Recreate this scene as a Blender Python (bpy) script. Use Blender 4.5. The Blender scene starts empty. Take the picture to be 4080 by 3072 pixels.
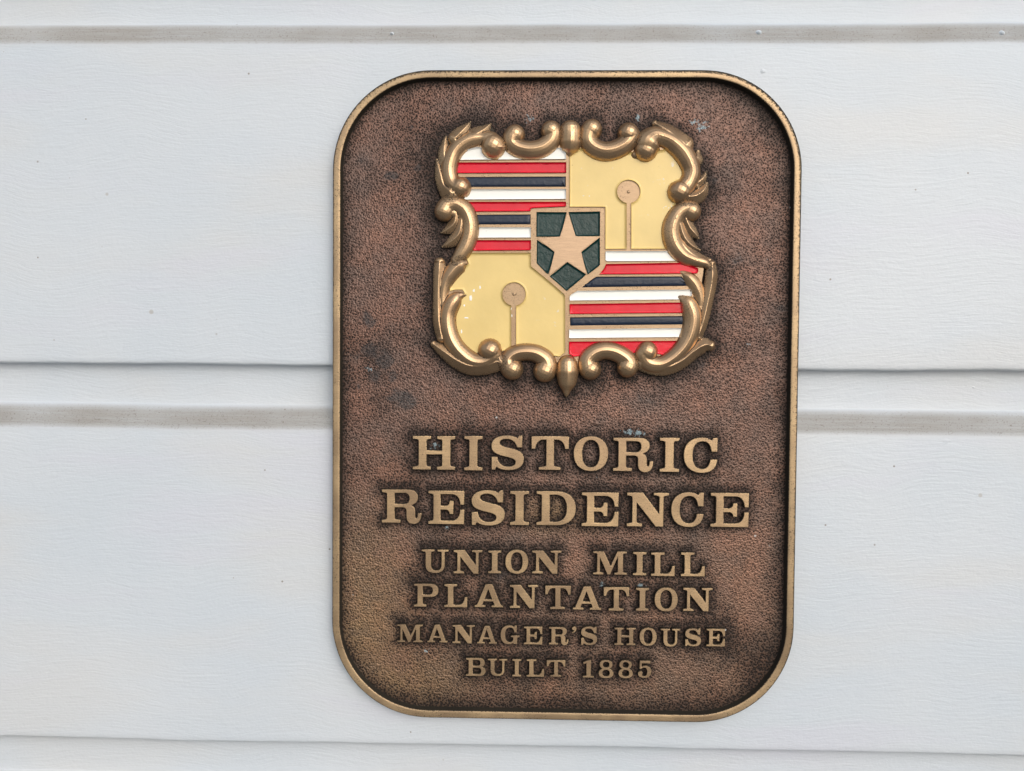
import bpy, bmesh, math, random
import numpy as np
from mathutils import Vector, Matrix, noise as mnoise
from mathutils.kdtree import KDTree

random.seed(7)
scene = bpy.context.scene
COL = scene.collection

# ------------------------------------------------------------------ camera
# wall face is the plane y = 0, x to the right, z up, metres
LENS = 26.0
FPX = LENS / 36.0 * 4080.0
DIST = 0.4715
fw = Vector((-0.0212, 1.0, -0.0251)).normalized()
rt = fw.cross(Vector((0, 0, 1))).normalized()
up = rt.cross(fw)
a_ = math.radians(0.45)
rt, up = rt * math.cos(a_) + up * math.sin(a_), up * math.cos(a_) - rt * math.sin(a_)
CAM = -DIST * fw
cam_data = bpy.data.cameras.new('camera')
cam_data.lens = LENS
cam_data.sensor_width = 36.0
cam_data.sensor_fit = 'HORIZONTAL'
cam_data.clip_start = 0.01
cam_data.clip_end = 100.0
cam = bpy.data.objects.new('camera', cam_data)
COL.objects.link(cam)
m3 = Matrix((rt, up, -fw)).transposed()
cam.matrix_world = Matrix.Translation(CAM) @ m3.to_4x4()
scene.camera = cam

# ------------------------------------------------------------------ sky, sun, exposure
SUN_EL, SUN_AZ = 26.0, 24.0           # azimuth: degrees to the right of straight behind the viewer
world = bpy.data.worlds.new('World')
scene.world = world
world.use_nodes = True
wn = world.node_tree.nodes
wl = world.node_tree.links
wn.clear()
wo = wn.new('ShaderNodeOutputWorld')
wb = wn.new('ShaderNodeBackground')
sky = wn.new('ShaderNodeTexSky')
sky.sky_type = 'NISHITA'
sky.sun_disc = False
sky.sun_elevation = math.radians(SUN_EL)
# sun stands in direction (sin az, -cos az) seen from the wall
sky.sun_rotation = math.atan2(math.sin(math.radians(SUN_AZ)), -math.cos(math.radians(SUN_AZ)))
sky.air_density = 1.0
sky.dust_density = 4.0
hs = wn.new('ShaderNodeHueSaturation')      # thin overcast: the blue of the sky is washed out
hs.inputs['Saturation'].default_value = 0.55
wl.new(sky.outputs['Color'], hs.inputs['Color'])
ambient_fill = wn.new('ShaderNodeMix'); ambient_fill.data_type = 'RGBA'; ambient_fill.blend_type = 'ADD'   # even ambient fill added to the sky, in place of light bounced from the ground
ambient_fill.inputs[0].default_value = 1.0
ambient_fill.inputs[7].default_value = (1.05, 1.12, 1.20, 1.0)
wl.new(hs.outputs['Color'], ambient_fill.inputs[6])
wl.new(ambient_fill.outputs[2], wb.inputs['Color'])
wb.inputs['Strength'].default_value = 0.13
wl.new(wb.outputs['Background'], wo.inputs['Surface'])

sd = bpy.data.lights.new('sun', 'SUN')
sd.energy = 0.7
sd.angle = math.radians(70)
sd.color = (1.0, 0.98, 0.955)
sun = bpy.data.objects.new('sun', sd)
COL.objects.link(sun)
e_, z_ = math.radians(SUN_EL), math.radians(SUN_AZ)
sdir = Vector((math.sin(z_) * math.cos(e_), -math.cos(z_) * math.cos(e_), math.sin(e_)))
sun.location = sdir * 3
sun.rotation_euler = sdir.to_track_quat('Z', 'Y').to_euler()

vs = scene.view_settings
vs.view_transform = 'Standard'
vs.look = 'None'
vs.exposure = -0.1
vs.gamma = 1.0
vs.use_curve_mapping = False

# ------------------------------------------------------------------ helpers
def P(px, py, y):
    """the point of the plane at depth y that was surveyed at photo position px, py"""
    d = fw * FPX + rt * (px - 2040.0) - up * (py - 1536.0)
    t = (y - CAM.y) / d.y
    return CAM + d * t

MM = 0.001

def link(ob, parent=None, smooth=False):
    COL.objects.link(ob)
    if parent is not None:
        ob.parent = parent
    if smooth:
        for p in ob.data.polygons:
            p.use_smooth = True
    return ob

def tag(o, label=None, cat=None, group=None, kind=None):
    if label: o['label'] = label
    if cat: o['category'] = cat
    if group: o['group'] = group
    if kind: o['kind'] = kind
    return o

# ------------------------------------------------------------------ materials
class NT:
    def __init__(s, name):
        s.m = bpy.data.materials.new(name)
        s.m.use_nodes = True
        s.t = s.m.node_tree
        s.b = s.t.nodes['Principled BSDF']
        s.co = s.t.nodes.new('ShaderNodeNewGeometry').outputs['Position']
    def n(s, typ, **kw):
        x = s.t.nodes.new(typ)
        for k, v in kw.items():
            setattr(x, k, v)
        return x
    def l(s, a, b):
        s.t.links.new(a, b)
    def scaled(s, vec, src=None):
        x = s.n('ShaderNodeVectorMath', operation='MULTIPLY')
        s.l(src or s.co, x.inputs[0]); x.inputs[1].default_value = vec
        return x.outputs[0]
    def noise(s, scale, detail=3.0, rough=0.55, vec=None, dist=0.0):
        x = s.n('ShaderNodeTexNoise')
        x.inputs['Scale'].default_value = scale
        x.inputs['Detail'].default_value = detail
        x.inputs['Roughness'].default_value = rough
        x.inputs['Distortion'].default_value = dist
        s.l(vec or s.co, x.inputs['Vector'])
        return x.outputs['Fac']
    def voro(s, scale, feature='F1', vec=None, rnd=1.0):
        x = s.n('ShaderNodeTexVoronoi', feature=feature)
        x.inputs['Scale'].default_value = scale
        x.inputs['Randomness'].default_value = rnd
        s.l(vec or s.co, x.inputs['Vector'])
        return x
    def ramp(s, fac, a, b, lo=0.0, hi=1.0):
        x = s.n('ShaderNodeMapRange', interpolation_type='SMOOTHSTEP')
        s.l(fac, x.inputs['Value'])
        x.inputs['From Min'].default_value = a
        x.inputs['From Max'].default_value = b
        x.inputs['To Min'].default_value = lo
        x.inputs['To Max'].default_value = hi
        return x.outputs['Result']
    def math(s, op, a, b=None, c=None):
        x = s.n('ShaderNodeMath', operation=op)
        for i, v in enumerate((a, b, c)):
            if v is None: continue
            if isinstance(v, (int, float)): x.inputs[i].default_value = v
            else: s.l(v, x.inputs[i])
        return x.outputs[0]
    def mix(s, fac, a, b, blend='MIX'):
        x = s.n('ShaderNodeMix', data_type='RGBA', blend_type=blend)
        for i, v in ((0, fac), (6, a), (7, b)):
            if isinstance(v, (int, float)): x.inputs[i].default_value = v
            elif isinstance(v, tuple): x.inputs[i].default_value = v + (1.0,)
            else: s.l(v, x.inputs[i])
        return x.outputs[2]
    def attr(s, name):
        x = s.n('ShaderNodeAttribute'); x.attribute_name = name
        return x.outputs['Fac']
    def bump(s, h, strength, dist, prev=None):
        x = s.n('ShaderNodeBump')
        x.inputs['Strength'].default_value = strength
        x.inputs['Distance'].default_value = dist
        s.l(h, x.inputs['Height'])
        if prev is not None: s.l(prev, x.inputs['Normal'])
        return x.outputs['Normal']
    def set(s, **kw):
        for k, v in kw.items():
            i = s.b.inputs[k.replace('_', ' ')]
            if isinstance(v, (int, float)): i.default_value = v
            elif isinstance(v, tuple): i.default_value = v + (1.0,)
            else: s.l(v, i)
        return s.m

def mat_paint():
    k = NT('white_paint')
    # brush strokes run along the board and wander a little
    wob = k.noise(9.0, 2.0, .5)
    w2 = k.n('ShaderNodeVectorMath', operation='MULTIPLY_ADD')
    cmb = k.n('ShaderNodeCombineXYZ'); k.l(wob, cmb.inputs['Z'])
    k.l(cmb.outputs[0], w2.inputs[0]); w2.inputs[1].default_value = (0, 0, .035); k.l(k.co, w2.inputs[2])
    st = k.noise(1.0, 4.0, .6, k.scaled((55, 60, 620), w2.outputs[0]))
    st2 = k.noise(1.0, 3.0, .6, k.scaled((160, 160, 1500), w2.outputs[0]))
    lump = k.noise(130.0, 3.0, .6)
    orange = k.noise(520.0, 2.0, .5)
    h = k.math('ADD', k.math('MULTIPLY', st, .55), k.math('MULTIPLY', st2, .22))
    h = k.math('ADD', h, k.math('MULTIPLY', lump, .38))
    h = k.math('ADD', h, k.math('MULTIPLY', orange, .16))
    h = k.math('ADD', h, k.math('MULTIPLY', k.math('MULTIPLY', k.attr('grime'), k.noise(1.0, 4.0, .7, k.scaled((260, 500, 1300)))), .8))
    nrm = k.bump(h, .50, .0010)
    # colour
    big = k.noise(7.0, 3.0, .5)
    base = k.mix(k.ramp(big, .3, .7), (.572, .636, .705), (.612, .662, .718))
    pass2 = k.noise(1.0, 3.0, .5, k.scaled((5, 5, 16)))
    base = k.mix(k.ramp(pass2, .46, .70, 0, .8), base, (.612, .640, .668))
    pass3 = k.noise(1.0, 3.0, .55, k.scaled((3.5, 9, 22), w2.outputs[0]))
    base = k.mix(k.ramp(pass3, .52, .72, 0, .7), base, (.600, .628, .712))
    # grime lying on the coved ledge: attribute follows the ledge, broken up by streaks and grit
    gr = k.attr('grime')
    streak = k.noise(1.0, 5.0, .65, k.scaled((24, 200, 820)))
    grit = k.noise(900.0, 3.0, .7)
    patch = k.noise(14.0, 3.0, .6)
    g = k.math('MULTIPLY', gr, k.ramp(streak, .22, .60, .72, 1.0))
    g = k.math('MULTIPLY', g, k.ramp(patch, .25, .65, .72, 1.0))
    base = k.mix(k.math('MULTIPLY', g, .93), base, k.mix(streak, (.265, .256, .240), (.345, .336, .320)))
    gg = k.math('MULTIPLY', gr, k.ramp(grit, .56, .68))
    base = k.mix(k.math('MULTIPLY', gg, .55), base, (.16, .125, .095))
    # fly specks and grit on the faces
    v = k.voro(95.0)
    dots = k.ramp(v.outputs['Distance'], .045, .075, 1.0, 0.0)
    sel = k.n('ShaderNodeSeparateColor'); k.l(v.outputs['Color'], sel.inputs[0])
    dots = k.math('MULTIPLY', dots, k.ramp(sel.outputs[0], .86, .90))
    dots = k.math('MULTIPLY', dots, k.ramp(k.noise(6.0, 2.0, .5), .38, .55))
    base = k.mix(k.math('MULTIPLY', dots, .75), base, (.20, .17, .14))
    v2 = k.voro(21.0)
    d2 = k.ramp(v2.outputs['Distance'], .026, .040, 1.0, 0.0)
    sel2 = k.n('ShaderNodeSeparateColor'); k.l(v2.outputs['Color'], sel2.inputs[0])
    d2 = k.math('MULTIPLY', d2, k.ramp(sel2.outputs[1], .92, .95))
    base = k.mix(k.math('MULTIPLY', d2, .35), base, (.27, .21, .13))
    return k.set(Base_Color=base, Roughness=k.ramp(gr, 0, 1, .46, .75), Normal=nrm, Specular_IOR_Level=.5)

def mat_plate():
    k = NT('pebbled_bronze')
    warp = k.noise(300.0, 2.0, .5)
    w2 = k.n('ShaderNodeVectorMath', operation='MULTIPLY_ADD')
    cmb = k.n('ShaderNodeCombineXYZ'); k.l(warp, cmb.inputs['X']); k.l(warp, cmb.inputs['Z'])
    k.l(cmb.outputs[0], w2.inputs[0]); w2.inputs[1].default_value = (.0012, 0, .0012); k.l(k.co, w2.inputs[2])
    peb = k.voro(820.0, 'SMOOTH_F1', w2.outputs[0]); 
    peb.inputs['Smoothness'].default_value = .35
    pn = k.noise(1000.0, 2.0, .55)
    h = k.math('ADD', peb.outputs['Distance'], k.math('MULTIPLY', k.math('SUBTRACT', pn, .5), .35))
    nrm = k.bump(h, .85, .0007)
    pat, gold, ver, stain = (k.attr(a) for a in ('patina', 'gold', 'verdigris', 'stain'))
    red = k.noise(24.0, 4.0, .6)
    red2 = k.noise(70.0, 2.0, .5)
    fine = k.noise(420.0, 3.0, .6)
    crest = k.mix(k.ramp(red, .32, .70), (.180, .112, .090), (.265, .140, .100))
    crest = k.mix(k.math('MULTIPLY', gold, k.ramp(red2, .25, .7, .45, 1.0)), crest, (.34, .215, .102))
    crest = k.mix(k.ramp(red2, .40, .70, 0, .5), crest, (.135, .098, .084))
    pit = (.019, .014, .012)
    # buffed crests are bright, the pits between them keep the dark finish
    mid = k.noise(30.0, 2.0, .5)
    blot = k.noise(11.0, 3.0, .55)
    soft = k.noise(110.0, 1.0, .4)
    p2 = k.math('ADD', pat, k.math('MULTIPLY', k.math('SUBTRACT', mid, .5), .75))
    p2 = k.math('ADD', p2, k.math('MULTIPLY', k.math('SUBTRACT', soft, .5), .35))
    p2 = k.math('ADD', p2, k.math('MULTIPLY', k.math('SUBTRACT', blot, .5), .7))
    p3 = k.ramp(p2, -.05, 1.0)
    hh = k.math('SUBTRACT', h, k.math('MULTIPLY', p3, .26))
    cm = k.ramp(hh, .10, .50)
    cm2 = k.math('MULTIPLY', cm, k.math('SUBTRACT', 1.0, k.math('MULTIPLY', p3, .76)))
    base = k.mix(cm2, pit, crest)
    st = k.ramp(k.math('ADD', stain, k.math('MULTIPLY', k.math('SUBTRACT', red2, .5), 2.2)), .40, .72)
    base = k.mix(k.math('MULTIPLY', k.math('MULTIPLY', st, .85), k.ramp(pn, .35, .6, 1.0, .55)), base, (.032, .030, .031))
    vm = k.ramp(k.math('ADD', ver, k.math('MULTIPLY', k.math('SUBTRACT', fine, .5), 2.6)), .55, .95)
    base = k.mix(k.math('MULTIPLY', vm, .65), base, (.33, .46, .52))
    # scattered white grit caught in the texture
    v = k.voro(110.0)
    sel = k.n('ShaderNodeSeparateColor'); k.l(v.outputs['Color'], sel.inputs[0])
    dots = k.math('MULTIPLY', k.ramp(v.outputs['Distance'], .05, .09, 1, 0), k.ramp(sel.outputs[0], .93, .95))
    base = k.mix(k.math('MULTIPLY', dots, .8), base, (.6, .6, .6))
    nonmet = k.math('MAXIMUM', k.math('MAXIMUM', vm, st), k.math('MULTIPLY', dots, 1.0))
    met = k.math('MULTIPLY', k.math('SUBTRACT', 1.0, nonmet), k.ramp(cm2, 0, 1, .10, .42))
    return k.set(Base_Color=base, Metallic=met, Roughness=k.ramp(cm2, 0, 1, .62, .48), Specular_IOR_Level=k.ramp(cm2, 0, 1, .22, .5), Normal=nrm)

def mat_bronze(name, c_lo, c_hi, rough, brush=0.5, pits=.5, lowpat=False, metal=.6, vary=False):
    k = NT(name)
    n1 = k.noise(38.0, 3.0, .6)
    br = k.noise(1.0, 3.0, .6, k.scaled((150, 900, 2600)))
    sp = k.noise(1500.0, 2.0, .6)
    sp2 = k.noise(60.0, 3.0, .6)
    base = k.mix(k.ramp(n1, .3, .7), c_lo, c_hi)
    if vary:                                 # each letter was buffed a little differently
        oi = k.n('ShaderNodeObjectInfo')
        base = k.mix(k.math('MULTIPLY', oi.outputs['Random'], .45), base, (c_lo[0] * .95, c_lo[1] * .93, c_lo[2] * .95))
    base = k.mix(k.ramp(br, .3, .7, 0, .35 * brush), base, tuple(v * .55 for v in c_lo))
    spk = k.math('MULTIPLY', k.ramp(sp, .585, .66), k.ramp(sp2, .38, .62, .15, 1.0))
    base = k.mix(k.math('MULTIPLY', spk, pits), base, (.075, .062, .040))
    if lowpat:
        a = k.attr('patina')
        am = k.ramp(k.math('ADD', a, k.math('MULTIPLY', k.math('SUBTRACT', sp, .5), 1.1)), .38, .74)
        base = k.mix(k.math('MULTIPLY', am, .96), base, (.022, .021, .018))
        spk = k.math('MAXIMUM', spk, am)
    h = k.math('ADD', k.math('MULTIPLY', br, .5 * brush), k.math('MULTIPLY', sp, .35))
    nrm = k.bump(h, .35, .00025)
    met = k.ramp(spk, 0, 1, metal, .2)
    rg = k.math('ADD', k.ramp(spk, 0, 1, rough, rough + .25), k.ramp(n1, .3, .7, -.04, .06))
    return k.set(Base_Color=base, Metallic=met, Roughness=rg, Normal=nrm, Specular_IOR_Level=k.ramp(spk, 0, 1, .5, .22))

def mat_enamel(name, col, rough, bumps=.3, var=.06, chips=0.0, scale=220.0, spec=.3):
    k = NT(name)
    n1 = k.noise(scale, 3.0, .55)
    n2 = k.noise(40.0, 3.0, .5)
    n3 = k.noise(1200.0, 2.0, .6)
    d = tuple(max(v * (1 - 3 * var), 0) for v in col)
    base = k.mix(k.ramp(n2, .3, .7), col, d)
    v = k.voro(300.0)
    sel = k.n('ShaderNodeSeparateColor'); k.l(v.outputs['Color'], sel.inputs[0])
    dots = k.math('MULTIPLY', k.ramp(v.outputs['Distance'], .08, .13, 1, 0), k.ramp(sel.outputs[0], .955, .97))
    base = k.mix(k.math('MULTIPLY', dots, .6), base, (.14, .10, .05))
    if chips:
        c = k.ramp(k.noise(190.0, 4.0, .7), .645, .67)
        c = k.math('MULTIPLY', c, k.ramp(k.noise(22.0, 2.0, .5), .50, .62))
        base = k.mix(k.math('MULTIPLY', c, chips), base, (.75, .75, .72))
    h = k.math('ADD', k.math('MULTIPLY', n1, 1.0), k.math('MULTIPLY', n3, .12))
    nrm = k.bump(h, bumps, .0006)
    return k.set(Base_Color=base, Roughness=rough, Normal=nrm, Coat_Weight=.05, Coat_Roughness=.12, Specular_IOR_Level=spec)

PAINT = mat_paint()
PLATE = mat_plate()
LETTER = mat_bronze('buffed_letter_bronze', (.44, .305, .185), (.68, .485, .275), .42, 1.0, .8, lowpat=True, vary=True, metal=.7)
RIM = mat_bronze('buffed_rim_bronze', (.36, .255, .155), (.53, .385, .225), .44, .9, .95, lowpat=True)
FRAME = mat_bronze('cast_frame_bronze', (.47, .31, .185), (.60, .41, .24), .34, .45, .9, lowpat=True, metal=.9)
PANEL = mat_bronze('emblem_panel_bronze', (.40, .275, .17), (.50, .355, .22), .46, .9, .8)
STAR = mat_bronze('star_bronze', (.46, .315, .205), (.55, .385, .25), .44, 1.0, .3)
RED = mat_enamel('red_enamel', (.74, .004, .028), .18, .45, scale=110)
NAVY = mat_enamel('navy_enamel', (.011, .021, .046), .28, .5, scale=380)
WHITE = mat_enamel('white_enamel', (.90, .905, .875), .25, .2, .01)
YELLOW = mat_enamel('yellow_enamel', (.80, .61, .25), .24, .22, .03, .9, scale=160)
GREEN = mat_enamel('green_enamel', (.003, .032, .030), .22, .6, scale=300)

# ------------------------------------------------------------------ wall of drop siding
wall = bpy.data.objects.new('siding_wall', None)
COL.objects.link(wall)
tag(wall, 'white painted wooden wall of wide horizontal drop siding boards behind the plaque', 'wall')
JOINT, PITCH, REC = 11.4 * MM, 245.2 * MM, 8.0 * MM
# profile of one board, z measured from its lower edge: (z mm, y mm, grime)
def board_profile():
    pr = [(2.2, 21.0, 0), (2.2, 4.6, 0), (0.1, 4.4, 0), (.2, 2.6, 0), (.5, 1.2, 0), (1.1, .42, 0), (2.1, .09, 0), (4.6, 0, 0)]
    top = 245.2 - 40.0
    for i in range(1, 9):
        pr.append((4.6 + (top - 4.6) * i / 9.0, 0, 0))
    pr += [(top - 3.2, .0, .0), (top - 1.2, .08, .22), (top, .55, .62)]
    n = 9
    for i in range(1, n + 1):                      # concave cove rising into the recessed lip
        t = i / n
        ang = t * math.pi / 2
        z = top + 14.8 * (0.55 * math.sin(ang) + .45 * t)
        y = .55 + 7.3 * (0.55 * (1 - math.cos(ang)) + .45 * t) 
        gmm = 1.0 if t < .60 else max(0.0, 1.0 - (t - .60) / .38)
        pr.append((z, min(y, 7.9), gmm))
    pr += [(top + 15.8, 8.0, 0), (top + 22, 8.0, 0), (top + 30, 7.9, 0), (top + 35.5, 7.5, 0), (top + 38.4, 6.7, 0), (245.2 - .1, 5.4, 0), (245.2 + 1.2, 3.9, 0), (245.2 + 1.6, 3.6, 0), (245.2 + 1.6, 19.0, 0), (2, 21.0, 0)]
    return pr

def build_board(idx):
    z0 = JOINT + idx * PITCH
    pr = board_profile()
    X0, X1, NX = -.95, .95, 380
    rows, gr = [], []
    for i in range(NX + 1):
        x = X0 + (X1 - X0) * i / NX
        for (z, y, g) in pr:
            zz, yy = z * MM, y * MM
            wz = mnoise.noise(Vector((x * 7, idx * 3.1, .3))) * .0007 + mnoise.noise(Vector((x * 38, idx * 5.1, 1.7))) * .00035
            wy = mnoise.noise(Vector((x * 11, z * .02, idx * 2.0))) * .00030
            if z < 7:
                zz += wz * 1.3
            elif 190 < z < 224:
                zz += wz * .9
            if y < 20:
                yy += wy
            rows.append((x, yy, z0 + zz)); gr.append(g)
    n = len(pr)
    faces = []
    for i in range(NX):
        for j in range(n):
            a, b = i * n + j, i * n + (j + 1) % n
            faces.append((a, b, b + n, a + n))
    faces.append(tuple(range(n - 1, -1, -1)))
    faces.append(tuple(NX * n + j for j in range(n)))
    me = bpy.data.meshes.new('board')
    me.from_pydata(rows, [], faces)
    at = me.attributes.new('grime', 'FLOAT', 'POINT')
    at.data.foreach_set('value', gr)
    bm = bmesh.new(); bm.from_mesh(me)
    bmesh.ops.recalc_face_normals(bm, faces=bm.faces)
    bm.to_mesh(me); bm.free()
    me.materials.append(PAINT)
    for p in me.polygons:
        p.use_smooth = len(p.vertices) == 4
    return link(bpy.data.objects.new('board', me), wall)

boards = {i: build_board(i) for i in (1, 0, -1, -2)}

def blob(name, centre, rx, rz, ry, parent, mat, seed=0, jag=.12, n=22, droop=0.0):
    """low rounded paint lump lying on a board"""
    vs_, fs = [], []
    R = 5
    for r in range(R + 1):
        t = r / R
        for i in range(n):
            a = 2 * math.pi * i / n
            q = 1 + jag * (mnoise.noise(Vector((math.cos(a) * 1.6, math.sin(a) * 1.6, seed))) + .5 * mnoise.noise(Vector((math.cos(a) * 4, math.sin(a) * 4, seed))))
            x = math.cos(a) * rx * t * q
            z = math.sin(a) * rz * t * q - droop * t * max(0, -math.sin(a)) ** 2
            y = -ry * (.5 + .5 * math.cos(math.pi * t)) ** .8 + .0001
            vs_.append((centre[0] + x, centre[1] + y, centre[2] + z))
    for r in range(R):
        for i in range(n):
            a, b = r * n + i, r * n + (i + 1) % n
            fs.append((a, a + n, b + n, b))
    me = bpy.data.meshes.new(name)
    me.from_pydata(vs_, [], fs)
    me.materials.append(mat)
    return link(bpy.data.objects.new(name, me), parent, True)

def cove_y(z, idx):
    pr = board_profile()
    zz = (z - (JOINT + idx * PITCH)) / MM
    for (a, b) in zip(pr[14:-5], pr[15:-4]):
        if a[0] <= zz <= b[0]:
            t = (zz - a[0]) / max(1e-6, b[0] - a[0])
            return (a[1] + (b[1] - a[1]) * t) * MM
    return 0.0
for k_, (px, py, r) in enumerate(((1562, 136, 1.9), (3022, 132, 2.7), (3990, 134, 3.0))):
    q = P(px, py, .004)
    y = cove_y(q.z, 0)
    q = P(px, py, y)
    blob('nail_head', (q.x, y + .0004, q.z), r * MM, r * .8 * MM, 2.4 * MM, boards[0], PAINT, k_ * 3.3)
q = P(3040, 285, 0); blob('paint_lump', (q.x, 0, q.z), 2.6 * MM, 2.2 * MM, .7 * MM, boards[0], PAINT, 9.1, .3)
q = P(3345, 1487, .008); blob('paint_drip', (q.x, .0085, q.z + .002), 8.5 * MM, 3.0 * MM, 1.4 * MM, boards[-1], PAINT, 4.4, .5)
q = P(3773, 1752, .0); blob('paint_drip', (q.x, .0001, q.z - .0006), 5.6 * MM, 2.4 * MM, .40 * MM, boards[-1], PAINT, 5.4, .4, droop=.0012)
q = P(3878, 1543, .008); blob('paint_lump', (q.x, .0082, q.z), 2.7 * MM, 1.3 * MM, .7 * MM, boards[-1], PAINT, 7.7, .3)
q = P(800, 630, .0); blob('paint_lump', (q.x, .0002, q.z), 1.5 * MM, 1.2 * MM, .6 * MM, boards[0], PAINT, 2.7, .3)

# ------------------------------------------------------------------ plaque: plate and rim
CX, CZ, W, H, RAD = 32.54 * MM, -7.67 * MM, 290.8 * MM, 406.9 * MM, 61.5 * MM
Y_PLATE, Y_RIM = -.0045, -.0090
Y_LET = -.0080
Y_PAN = -.0078
plaque = bpy.data.objects.new('plaque', None)
plaque.location = (CX, 0, CZ)
COL.objects.link(plaque)
tag(plaque, 'dark bronze plaque with rounded corners, colored crest and raised HISTORIC RESIDENCE lettering on white siding', 'plaque')
INV = Matrix.Translation(plaque.location).inverted()

def finish(name, me, parent, mat, smooth=False):
    me.materials.append(mat)
    ob = bpy.data.objects.new(name, me)
    link(ob, parent, smooth)
    return ob

def loc(v):                                  # world -> plaque-local
    return (v[0] - CX, v[1], v[2] - CZ)

def rr_sdf(x, z, off=0.0):
    qx = np.abs(x) - (W / 2 - off) + (RAD - off)
    qz = np.abs(z) - (H / 2 - off) + (RAD - off)
    return np.minimum(np.maximum(qx, qz), 0) + np.hypot(np.maximum(qx, 0), np.maximum(qz, 0)) - (RAD - off)

def rr_loop(off, y, nc=40, ns=26):
    pts = []
    hw, hh, r = W / 2 - off, H / 2 - off, RAD - off
    for k, (sx, sz) in enumerate(((1, 1), (-1, 1), (-1, -1), (1, -1))):
        cx, cz = sx * (hw - r), sz * (hh - r)
        for i in range(nc + 1):
            a = k * math.pi / 2 + i / nc * math.pi / 2
            pts.append((cx + r * math.cos(a), y, cz + r * math.sin(a)))
        # straight run to the next corner
        a0 = pts[-1]
        nx = ((-1, 1), (-1, -1), (1, -1), (1, 1))[k]
        a1b = (k + 1) * math.pi / 2
        b0 = (nx[0] * (hw - r) + r * math.cos(a1b), y, nx[1] * (hh - r) + r * math.sin(a1b))
        for i in range(1, ns):
            t = i / ns
            pts.append((a0[0] + (b0[0] - a0[0]) * t, y, a0[2] + (b0[2] - a0[2]) * t))
    return pts

prof = [(0, .0004, .9), (0, -.0050, .9), (0, -.0116, .75), (.0002, -.0125, .70), (.0006, -.0129, .55), (.0010, -.0130, .30), (.0020, -.0130, .10), (.0030, -.0130, .06),
        (.0043, -.0130, .15), (.0047, -.01285, .5), (.0049, -.0124, .8), (.0050, -.0110, 1), (.00515, -.0095, 1), (.0055, -.0084, 1), (.0057, -.0070, 1)]
vs_, fs, pa = [], [], []
for (o, y, p_) in prof:
    if y < -.0055: y += .004
    lp = rr_loop(o, y)
    for (x, yy, z) in lp:
        wob = mnoise.noise(Vector((x * 60, z * 60, 2.0))) * .00012
        vs_.append((x, yy + wob * (yy < -.008), z))
        # the finish is worn less along the top and right outer arris
        e = .40 * max(0, (z / (H / 2))) ** 3 + .22 * max(0, x / (W / 2)) ** 3 if o < .0025 else 0
        pa.append(min(1, p_ + (e if p_ > .05 else 0)))
n = len(rr_loop(0, 0))
for j in range(len(prof) - 1):
    for i in range(n):
        a, b = j * n + i, j * n + (i + 1) % n
        fs.append((a, a + n, b + n, b))
me = bpy.data.meshes.new('rim')
me.from_pydata(vs_, [], fs)
me.attributes.new('patina', 'FLOAT', 'POINT').data.foreach_set('value', pa)
bm = bmesh.new(); bm.from_mesh(me); bmesh.ops.recalc_face_normals(bm, faces=bm.faces)
if sum((f.normal.y for f in bm.faces)) > 0: bmesh.ops.reverse_faces(bm, faces=bm.faces)
bm.to_mesh(me); bm.free()
finish('rim', me, plaque, RIM, True)

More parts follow.
